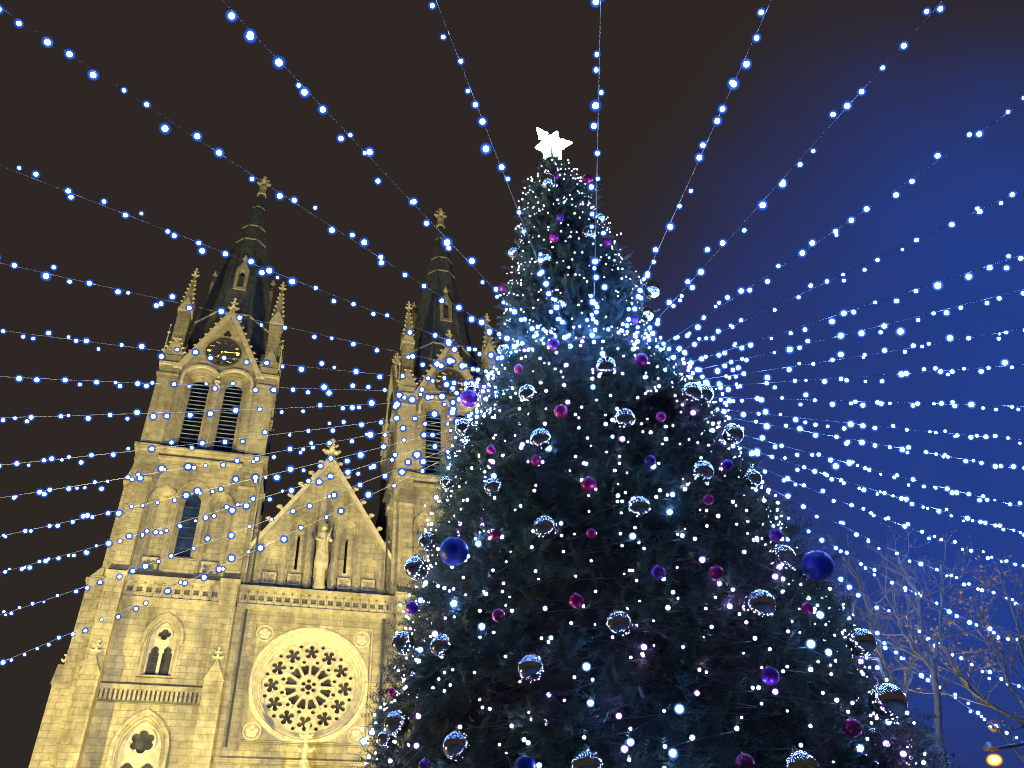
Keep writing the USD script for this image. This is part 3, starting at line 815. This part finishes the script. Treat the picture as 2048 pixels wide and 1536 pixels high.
on = (rng.uniform(0, 1, N) < .5) & (np.abs(zs - zs[pick][own]) > -1)
bt = rng.uniform(-.3, 1, N)
bl = (.08 + .10 * tree_r(zs[pick]))[own]
src = pick[own]
bc = out[src] * (tree_r(zs[src]) - .26)[:, None] + np.array([0, 0, 1.0]) * zs[src][:, None]
bp = bc + out[src] * (bt * bl)[:, None] + tan[src] * rng.normal(0, .13, (N, 1)) + np.array([0, 0, 1.0]) * (-.30 * np.clip(bt, 0, 1) ** 2 * bl + rng.normal(0, .045, N))[:, None]
base[on] = bp[on]
out[on], tan[on] = out[src][on], tan[src][on]
ax = out * rng.uniform(.45, 1.0, (N, 1)) + tan * rng.normal(0, .45, (N, 1)) + np.array([0, 0, 1.0]) * rng.normal(-.12, .42, (N, 1))
ax /= np.linalg.norm(ax, axis=1, keepdims=True)
sd = np.cross(ax, [0, 0, 1.0] + rng.normal(0, .35, (N, 3)))
sd /= np.linalg.norm(sd, axis=1, keepdims=True)
nn = np.cross(sd, ax)
ln = rng.uniform(.22, .48, N) * np.clip(rad / 1.6, .55, 1.1)
K = 10
V, Fc = [], []
for kk in range(K):
    t = (kk + .5) / K
    for s in (-1, 1):
        root = base + ax * (ln * t)[:, None]
        nl = (.10 * (1.15 - .55 * t)) * rng.uniform(.8, 1.2, N) * np.clip(rad / 1.6, .6, 1.0)
        tip = root + (sd * s * .80 + ax * .62 + nn * rng.normal(.12, .28, (N, 1))) * nl[:, None]
        w = ax * .010
        V.append(np.stack([root - w, root + w, tip], 1))
V.append(np.stack([base - sd * .006, base + sd * .006, base + ax * ln[:, None]], 1))
V = np.concatenate(V, 0).reshape(-1, 3)
part(tree, 'crown', trimesh.Trimesh(V, np.arange(len(V)).reshape(-1, 3), process=False), 'fir')
stage.GetPrimAtPath(tree + '/crown').SetCustomDataByKey('kind', 'stuff')


def on_tree(x, y, lift=0.0):
    """Where the line of sight through a pixel meets the tree's outer surface (or passes it nearest)."""
    d = ray(x, y)
    ts = np.linspace(5, 32, 2700)
    p = EYE + d * ts[:, None]
    rr = np.linalg.norm(p[:, :2] - TA, axis=1) - tree_r(p[:, 2]) - lift
    rr[p[:, 2] > 20.7] = 9
    hit = np.nonzero(rr < 0)[0]
    k = hit[0] if len(hit) else int(np.argmin(rr))
    return p[k], float((p[k] - EYE) @ fw)


# star on the tip
sp, dep = on_tree(1100, 284)
star_c = np.array([TA[0], TA[1], 21.12])
star = thing('star_topper', 'glowing white star on the tip of the Christmas tree', 'star', star_c)
d = EYE - star_c
d[2] *= .45
d /= np.linalg.norm(d)
e1 = np.cross([0, 0, 1.0], d); e1 /= np.linalg.norm(e1)
e2 = np.cross(d, e1)
c_, s_ = math.cos(-.45), math.sin(-.45)
e1, e2 = e1 * c_ + e2 * s_, -e1 * s_ + e2 * c_
M4 = np.eye(4); M4[:3, 0] = e1; M4[:3, 1] = e2; M4[:3, 2] = d
hub = tube([(0, 0, -.45), (0, 0, 0)], .04, 6)
part(star, 'stem', tube([(0, 0, -.85), (0, 0, -.3), (0, 0, 0)], .03, 6), 'steel')
for k in range(6):
    a = math.radians(60 * k + 25)
    R = (.56, .42)[k % 2] * (1.1 if k in (2, 5) else .72 if k == 4 else 1)
    dd, tt = np.array([math.cos(a), math.sin(a), 0]), np.array([-math.sin(a), math.cos(a), 0])
    leaf = [dd * .08, dd * R * .3, dd * R * .62, dd * R * .88, dd * R]
    part(star, 'point', xf(trimesh.util.concatenate([tube(leaf, [.07, .105, .115, .06, .02], 8), ball(dd * R * .55 + tt * .1, .05, 1), ball(dd * R * .55 - tt * .1, .05, 1)]), M4), 'star_light')
part(star, 'centre', xf(ball((0, 0, .02), .16, 2, (1, 1, .5)), M4), 'star_light')

# ------------------------------------------------------------------ baubles
SIL = [(1095,362,30),(1027,500,30),(1088,514,34),(1197,432,32),(1180,466,30),(1303,580,38),(1118,607,32),(1294,628,30),(1008,695,32),(1212,733,40),(1055,787,36),(1383,785,42),(1408,788,38),(1250,838,42),(1082,878,44),(1466,868,42),(928,855,36),(944,780,30),(1405,943,44),(988,974,38),(893,965,26),(1505,957,36),(1278,1015,46),(1090,1055,48),(855,1083,36),(833,1136,48),(1567,1113,46),(1520,1210,62),(1238,1248,52),(806,1286,46),(884,1292,46),(1063,1337,56),(1722,1285,56),(1775,1404,72),(794,1447,50),(772,1477,34),(914,1492,56),(1175,1534,66),(1602,1540,72)]
MAG = [(1108,475,20),(1213,484,18),(1175,358,20),(1112,352,14),(1122,823,28),(1322,834,20),(1283,720,26),(1073,922,22),(982,899,18),(1178,969,32),(1417,999,22),(992,1069,22),(1183,1067,20),(1433,1145,28),(1153,1202,30),(997,1231,26),(1615,1217,24),(1490,1527,38),(785,1386,18),(1037,738,18),(1705,1456,36),(1005,575,16)]
PUR = [(1317,1145,30),(1300,922,24),(1455,930,22),(1552,1070,26),(1540,1352,36),(850,1532,26),(1107,688,24),(938,797,36),(824,1216,26),(1268,640,18),(1120,435,16)]
BLU = [(908,1103,58),(1635,1132,62),(1050,1535,44)]
ORD = ['first', 'second', 'third', 'fourth', 'fifth', 'sixth', 'seventh', 'eighth', 'ninth', 'tenth', 'eleventh', 'twelfth', 'thirteenth', 'fourteenth']
BANDS = [(0, 640, 'on the crown above the strings'), (640, 900, 'where the strings start'), (900, 1060, 'level with the belfry sill'),
         (1060, 1200, 'level with the gable statue'), (1200, 1345, 'level with the rose window top'), (1345, 1600, 'along the bottom picture edge')]
sph = _ICO[4]
for kind, lst, matn, size in (('silver mirror', SIL, 'mirror', 'bauble'), ('magenta', MAG, 'magenta', 'bauble'), ('purple', PUR, 'purple', 'bauble'), ('large matt blue', BLU, 'deep_blue', 'bauble')):
    proto = None
    for y0, y1, where in BANDS:
        row = sorted([b for b in lst if y0 <= b[1] < y1])
        for n, (x, y, dpx) in enumerate(row):
            p, dep = on_tree(x, y, .02)
            R = dpx / 2 * dep / FPX
            p, dep = on_tree(x, y, .12 + .9 * R)
            R = dpx / 2 * dep / FPX
            lab = f'{kind} bauble, {ORD[n]} of {len(row)} from the left {where}' if len(row) > 1 else f'only {kind} bauble {where}'
            pth = '/World/' + numbered('/World', {'mirror': 'mirror_bauble', 'magenta': 'magenta_bauble', 'purple': 'purple_bauble', 'deep_blue': 'blue_bauble'}[matn])
            xo = UsdGeom.Xform.Define(stage, pth)
            xo.AddTranslateOp().Set(Gf.Vec3d(*map(float, p)))
            xo.AddRotateXYZOp().Set(Gf.Vec3f(float(rng.normal(0, 5)), float(rng.normal(0, 5)), float(rng.uniform(0, 360))))
            xo.AddScaleOp().Set(Gf.Vec3f(R, R, R))
            if proto is None:
                proto = pth
                part(pth, 'globe', trimesh.Trimesh(sph.vertices, sph.faces, process=False), matn, smooth=True)
                part(pth, 'cap', trimesh.creation.cylinder(.17, .2, sections=14, transform=shift(0, 0, 1.04)), 'cap_metal', smooth=40)
                part(pth, 'hook', tube([(.0, 0, 1.1), (.09, 0, 1.2), (0, 0, 1.32), (-.09, 0, 1.2), (0, 0, 1.1)], .025, 5), 'cap_metal')
            else:
                xo.GetPrim().GetReferences().AddInternalReference(proto)
                xo.GetPrim().SetInstanceable(True)
            tag(xo.GetPrim(), lab, 'bauble', f'{kind} baubles on the tree')

# ------------------------------------------------------------------ lights on the tree
NS = 18
for s in range(NS):
    a0 = 2 * math.pi * s / NS
    facing = math.cos(a0 - math.atan2(-TA[1], -TA[0]))
    nb = 150 if facing > -.3 else 22
    nu = int(nb * .30)
    q1, q2 = (np.arange(nu) + rng.uniform(0, 1, nu)) / nu, (np.arange(nb - nu) + rng.uniform(0, 1, nb - nu)) / (nb - nu)
    zb = np.sort(np.concatenate([12.8 + 6.9 * q1 ** 1.15, 12.8 - 9.5 * q2 ** .86]))[::-1]
    az = a0 + rng.uniform(-.5, .5, len(zb)) * 2 * math.pi / NS * 1.15
    r_ = tree_r(zb)
    pb = np.stack([r_ * np.cos(az), r_ * np.sin(az), zb], 1)
    r_ = r_ + tree_noise(pb) * .8 + .10 + rng.uniform(-.12, .10, len(zb))
    pb = np.stack([r_ * np.cos(az) + TA[0], r_ * np.sin(az) + TA[1], zb], 1)
    where = ('facing the viewer' if facing > .9 else 'facing the viewer, left of centre' if facing > -.3 and math.sin(a0 - math.atan2(-TA[1], -TA[0])) < 0 else 'facing the viewer, right of centre' if facing > -.3 else 'on the back of the tree')
    f = thing('fairy_light_chain', None, 'fairy lights', (0, 0, 0), group=None)
    tag(stage.GetPrimAtPath(f), f'chain of tiny lights on the tree, {ORD[s] if s < 14 else ["fifteenth","sixteenth","seventeenth","eighteenth"][s-14]} counted round the trunk from its right side', None, 'chains of tiny lights on the tree')
    part(f, 'wire', tube(pb - np.stack([np.cos(az), np.sin(az), 0 * az], 1) * .10, .004, 3), 'dark_cable')
    for k, p in enumerate(pb):
        low = zb[k] < 12.8
        t = rng.uniform()
        if t < .05 and low:
            r, m_ = rng.uniform(.050, .075), 'fairy_blue'
        elif t < .13 and low:
            r, m_ = rng.uniform(.040, .060), 'fairy_violet'
        elif t < .45:
            r, m_ = rng.uniform(.022, .040), 'fairy_white'
        else:
            r, m_ = rng.uniform(.015, .028), ('fairy_pink' if rng.uniform() < .7 else 'fairy_white')
        if not low:
            r, m_ = r * .85, m_.replace('fairy', 'crown')
        part(f, 'bulb', ball(p, r, 1), m_, smooth=True)

# ------------------------------------------------------------------ the light strings
SC = 14.0 / 20.292
HUB = np.array([2.2953, 20.162]) * SC
GB, GC, GZ = .1182, .0009, 17.9504
STR = [  # azimuth, hub height, slope, curve, reach, wording
 ('L1', 227.108, 18.03475, .07791, .00253, 17.1), ('L2', 242.417, 17.88315, .15217, -.00035, 16.5), ('L3', 253.685, 17.93, .12586, .00023, 16.7),
 ('L4', 264.6, GZ, GB, .002, 19.1), ('L5', 271.5, GZ, .12, .0015, 19.0), ('L6', 277.3, GZ, GB, GC, 19.3), ('L7', 284.9, GZ, GB, GC, 22.3),
 ('L8', 290.0, GZ, GB, GC, 23.5), ('L9', 295.8, GZ, GB, GC, 28), ('L10', 301.0, GZ, GB, GC, 30), ('L11', 307.0, 17.91, .1330, .0008, 40), ('L12', 311.4, 17.93, .1235, .0003, 45),
 ('T1', 213.357, 17.99103, .09794, .00028, 14.2), ('T2', 196.75, 17.91, .13566, .00309, 12), ('T3', 179.767, 17.92637, .12939, .00205, 11.3), ('T4', 161.564, 17.919, .13396, .00037, 11.7),
 ('T5', 145.683, 17.958, .11443, -.00036, 13.1),
 ('R1', 128.19, 18.005, .09163, .00222, 13.1), ('R2', 116.186, 17.9615, .11259, 0.0, 12.7), ('R3', 103.944, 17.945, .12065, .00043, 12.8), ('R4', 95.5, GZ, .128, .002, 14), ('R5', 86.8, GZ, .128, .0025, 15.4),
 ('R6', 81.0, GZ, GB, GC, 15), ('R7', 73.2, GZ, GB, 0.0, 16.3), ('R8', 65.8, GZ, GB, .001, 19.5), ('R9', 61.6, GZ, GB, 0.0, 20), ('R10', 54.9, 17.957, .11504, .00072, 25), ('R11', 50.0, 17.961, .11573, .0015, 31),
 ('R12', 45.5, 17.95, .1174, .00144, 38), ('R13', 40.9, 17.92, .1235, .0012, 46), ('R14', 37.6, 17.926, .1082, .00107, 50), ('R15', 33.4, 17.954, .116, .001, 54), ('R16', 30.16, 17.949, .11, .0009, 56)]
LOW = {'L12': (303.65, -.0251, .0019), 'L11': (302.25, .0408, .0020), 'R12': (46.75, .0817, .0027), 'R13': (45.65, -.0099, .0041), 'R14': (44.35, -.101, .0054), 'R15': (42.9, -.1985, .0069), 'R16': (41.16, -.2786, .0070)}   # sag below the ring: slope and curve in metres
BRIGHT = ('R3', 'R4', 'R5', 'R6', 'R7', 'R8', 'R9', 'R10', 'R11', 'R12')
BIGORD = ORD + ['fifteenth', 'sixteenth']
for name, az, z0, b, c, reach in STR:
    a = math.radians(az)
    r0 = 2.0
    reach = max(reach + 2.5, 21.0)
    if name in LOW:
        az, b, c = LOW[name]
        a, c, reach, z0 = math.radians(az), c * SC, 35.0, GZ
    def at(rho):
        rho = np.asarray(rho, float)
        z = z0 + b * (rho - r0) + c * (rho - r0) ** 2
        return np.stack([HUB[0] + SC * rho * math.sin(a), HUB[1] + SC * rho * math.cos(a), 1.6 + (z - 1.6) * SC], -1)
    i = int(name[1:])
    if name[0] == 'L':
        lab = f'blue-white light string leaving the left picture edge, {BIGORD[i-1]} from the top'
    elif name[0] == 'R':
        lab = f'string of blue-white lights leaving the right picture edge, {BIGORD[i-1]} from the top'
    else:
        lab = f'string of blue-white lights leaving the top picture edge, {BIGORD[i-1]} from the left'
    f = thing('light_string', lab, 'light string', (0, 0, 0), group='strings of lights fanning out from the tree')
    rho = np.linspace(r0, reach, 40)
    part(f, 'cable', tube(at(rho), .0045, 4), 'white_cable')
    x = r0 + rng.uniform(.05, .4)
    gap, big = (.62, 1.15) if name in LOW or name in ('L9', 'L10', 'R10', 'R11') else (.6, 1.1) if name in ('L6', 'L7', 'L8', 'R8', 'R9') else (.54, 1.0)
    while x < reach:
        p = at(np.array([x]))[0]
        p = p + rng.normal(0, .055, 3) + np.array([0, 0, -.03])
        t = rng.uniform()
        r = (.055 + .066 * rng.beta(1.5, 2.2)) * big
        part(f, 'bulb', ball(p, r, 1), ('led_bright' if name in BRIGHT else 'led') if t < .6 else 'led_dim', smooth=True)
        x += (.42 if x < 4.6 else 1) * gap / (SC if name in LOW else 1) * rng.choice([.35, .8, 1.0, 1.2, 1.35])
# ring the strings are tied to
ring = thing('light_ring', 'ring of blue-white bulbs round the tree where the light strings start', 'light ring')
part(ring, 'hoop', tube([(HUB[0] + 1.5 * math.cos(t), HUB[1] + 1.5 * math.sin(t), 1.6 + (GZ - 1.6) * SC) for t in np.linspace(0, 2 * math.pi, 40)], .025, 6), 'steel')
for k in range(96):
    t = 2 * math.pi * (k + rng.uniform(-.4, .4)) / 96
    zr = rng.uniform(12.45, 13.15)
    rr = tree_r(zr) + .22 + rng.uniform(-.1, .12)
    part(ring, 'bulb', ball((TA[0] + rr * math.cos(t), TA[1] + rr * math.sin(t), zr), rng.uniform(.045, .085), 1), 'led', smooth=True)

# ------------------------------------------------------------------ bare trees, lamp and post on the right


def at_dist(x, y, dist):
    d = ray(x, y)
    return EYE + d * (dist / math.hypot(d[0], d[1]))


def twigs(p, d, ln, r, depth, out, rg):
    n = 5
    pts = [p]
    dd = d / np.linalg.norm(d)
    for k in range(n):
        dd = dd + rg.normal(0, .13, 3) + np.array([0, 0, .03])
        dd /= np.linalg.norm(dd)
        pts.append(pts[-1] + dd * ln / n)
    out.append(tube(pts, np.linspace(r, r * .45, n + 1), 4 if r < .03 else 6))
    if depth == 0:
        return
    for k in range(rg.integers(2, 4)):
        q = pts[rg.integers(2, n + 1)]
        nd = dd + rg.normal(0, .55, 3)
        twigs(q, nd, ln * rg.uniform(.5, .75), r * .5, depth - 1, out, rg)


def bare_tree(label, dist, limbs, seed, spread=1.0, depth=3, leaves=0):
    rg = np.random.default_rng(seed)
    base = at_dist(*limbs[0][0][:2], dist)
    base[2] = 0
    f = thing('bare_tree', label, 'tree', base)
    for li, limb in enumerate(limbs):
        pts = [at_dist(x, y, dist + off) - base for x, y, off in limb]
        w = [ww * dist / FPX for ww in ([16, 13, 11] if li == 0 else [8, 6, 4])]
        if li == 0:
            pts = [np.array([0, 0, 0.0])] + pts
        pts = np.array(pts)
        s = np.linspace(0, len(pts) - 1, 14)
        P_ = np.stack([np.interp(s, np.arange(len(pts)), pts[:, k]) for k in range(3)], 1)
        P_[1:-1] += rg.normal(0, .02, (12, 3))
        rad = np.interp(s / s[-1], [0, .5, 1], w) / 2
        part(f, 'trunk' if li == 0 else 'limb', tube(P_, rad, 8), 'bark', smooth=60)
        for k in range(4 if li else 2, 14, 1 if li else 3):
            out = []
            dirn = P_[min(k + 1, 13)] - P_[k - 1]
            dirn = dirn / np.linalg.norm(dirn) + rg.normal(0, .6, 3)
            if P_[k][2] < 4:
                continue
            twigs(P_[k], dirn, rg.uniform(.6, 1.25) * spread, rad[k] * .5, depth, out, rg)
            part(f, 'branch', out, 'bark')
            if leaves:
                V_ = np.concatenate([o.vertices for o in out])
                q = V_[rg.integers(0, len(V_), leaves)] + rg.normal(0, .06, (leaves, 3))
                a_, b_ = rg.normal(0, .035, (leaves, 3)), rg.normal(0, .035, (leaves, 3))
                part(f, 'leaves', trimesh.Trimesh(np.stack([q - a_, q + a_, q + b_ * 1.5], 1).reshape(-1, 3), np.arange(3 * leaves).reshape(-1, 3), process=False), 'dead_leaf')


bare_tree('bare tree with a forked pale trunk right of the Christmas tree', 25.0,
          [[(1882, 1536, 0), (1876, 1440, 0), (1868, 1335, 0), (1862, 1318, 0)], [(1868, 1340, 0), (1830, 1300, -.2), (1806, 1265, -.4), (1795, 1232, -.6), (1770, 1190, -.8)],
           [(1864, 1322, 0), (1842, 1280, .2), (1844, 1240, .4), (1833, 1190, .6), (1805, 1140, .8), (1790, 1100, 1.)], [(1866, 1325, 0), (1880, 1270, .6), (1884, 1200, 1.2), (1880, 1130, 1.8)]], 3, 1.0)
bare_tree('thin bare tree half hidden by the low right mirror baubles', 27.0,
          [[(1805, 1540, 0), (1800, 1420, 0), (1795, 1400, 0)], [(1798, 1420, 0), (1780, 1340, 0), (1755, 1300, -.3), (1720, 1260, -.6), (1690, 1220, -.9)], [(1800, 1410, 0), (1822, 1350, .4), (1826, 1290, .8), (1815, 1200, 1.2)],
           [(1800, 1400, 0), (1760, 1330, .6), (1740, 1240, 1.0), (1715, 1150, 1.4)]], 4, 1.1)
bare_tree('brown-leaved winter tree at the right picture edge above the street lamp', 30.0,
          [[(2075, 1560, 0), (2070, 1480, 0), (2060, 1420, 0)], [(2064, 1440, 0), (2020, 1370, 0), (1985, 1290, .5), (1960, 1220, 1)], [(2062, 1430, 0), (2050, 1330, 1), (2030, 1230, 1.5), (2000, 1150, 2)],
           [(2064, 1450, 0), (2000, 1420, -.5), (1950, 1390, -1), (1915, 1340, -1.5)]], 5, 1.3, leaves=22)


def street_lamp(p, arm, label):
    """p: the lamp head; arm: horizontal vector from head to post."""
    p = np.asarray(p, float)
    arm = np.asarray(arm, float)
    f = thing('street_lamp', label, 'street lamp', (p[0] + arm[0], p[1] + arm[1], 0))
    h = p[2]
    part(f, 'post', tube([(0, 0, 0), (0, 0, 1.2), (0, 0, 1.25), (0, 0, h + .3)], [.11, .10, .07, .05], 10), 'paint', smooth=50)
    part(f, 'arm', tube([(0, 0, h + .25), tuple(-arm * .5 + [0, 0, h + .32]), tuple(-arm + [0, 0, h + .18])], .035, 8), 'paint', smooth=50)
    hd = trimesh.creation.revolve(np.array([[0, .36], [.05, .34], [.12, .25], [.13, .21], [0, .22]]), sections=16)
    part(f, 'shade', xf(hd, shift(-arm[0], -arm[1], h - .02)), 'paint', smooth=40)
    part(f, 'lens', ball((-arm[0], -arm[1], h - .02), .17, 2, (1, 1, .8)), 'sodium', smooth=True)


lp = at_dist(1988, 1518, 21)
street_lamp(lp, (1.6, .5, 0), 'glowing orange street lamp in the lower right corner')
lp = at_dist(1737, 1319, 24)
post = thing('lamp_post', 'slim orange-lit lamp post with a short arm between the low right baubles', 'lamp post', (lp[0] + .25, lp[1], 0))
part(post, 'post', tube([(0, 0, 0), (0, 0, lp[2] * .5), (0, 0, lp[2])], [.07, .055, .045], 8), 'steel', smooth=50)
part(post, 'arm', tube([(.0, 0, lp[2]), (-.2, 0, lp[2] + .03), (-.42, 0, lp[2] + .02)], .035, 6), 'steel', smooth=50)
part(post, 'lamp_head', B(-.75, -.42, -.1, .1, lp[2] - .04, lp[2] + .06), 'paint')
ADDED_LAMPS = [(-17, 5, 'on the left of the square beside the church'), (16, -7, 'behind the viewer, far right of four'), (5, -17, 'behind the viewer, second from the right of four'), (-8, -15, 'behind the viewer, second from the left of four'),
         (-17, -8, 'behind the viewer, far left of four'), (23, 2, 'on the right of the square'), (24, 14, 'on the right of the square behind the tree')]
for x, y, lab in ADDED_LAMPS:  # unseen lamps added to put orange glints in the baubles
    h, lab = 5.2, 'added street lamp with round orange lens, ' + lab
    street_lamp((x, y, h), (.9, .0, 0), lab)

# ------------------------------------------------------------------ damp night air
if HAZE:
    hz = B(-75, 75, -40, 110, -1, 62)
    M['haze'] = usdkit.material(stage, '/World/Looks/haze', {'v': ('principled_volume', {'color': (0.75, 0.82, 1.0), 'density': HAZE, 'anisotropy': 0.6})}, [], volume='v.volume')
    top('haze', hz, 'haze', kind='stuff')
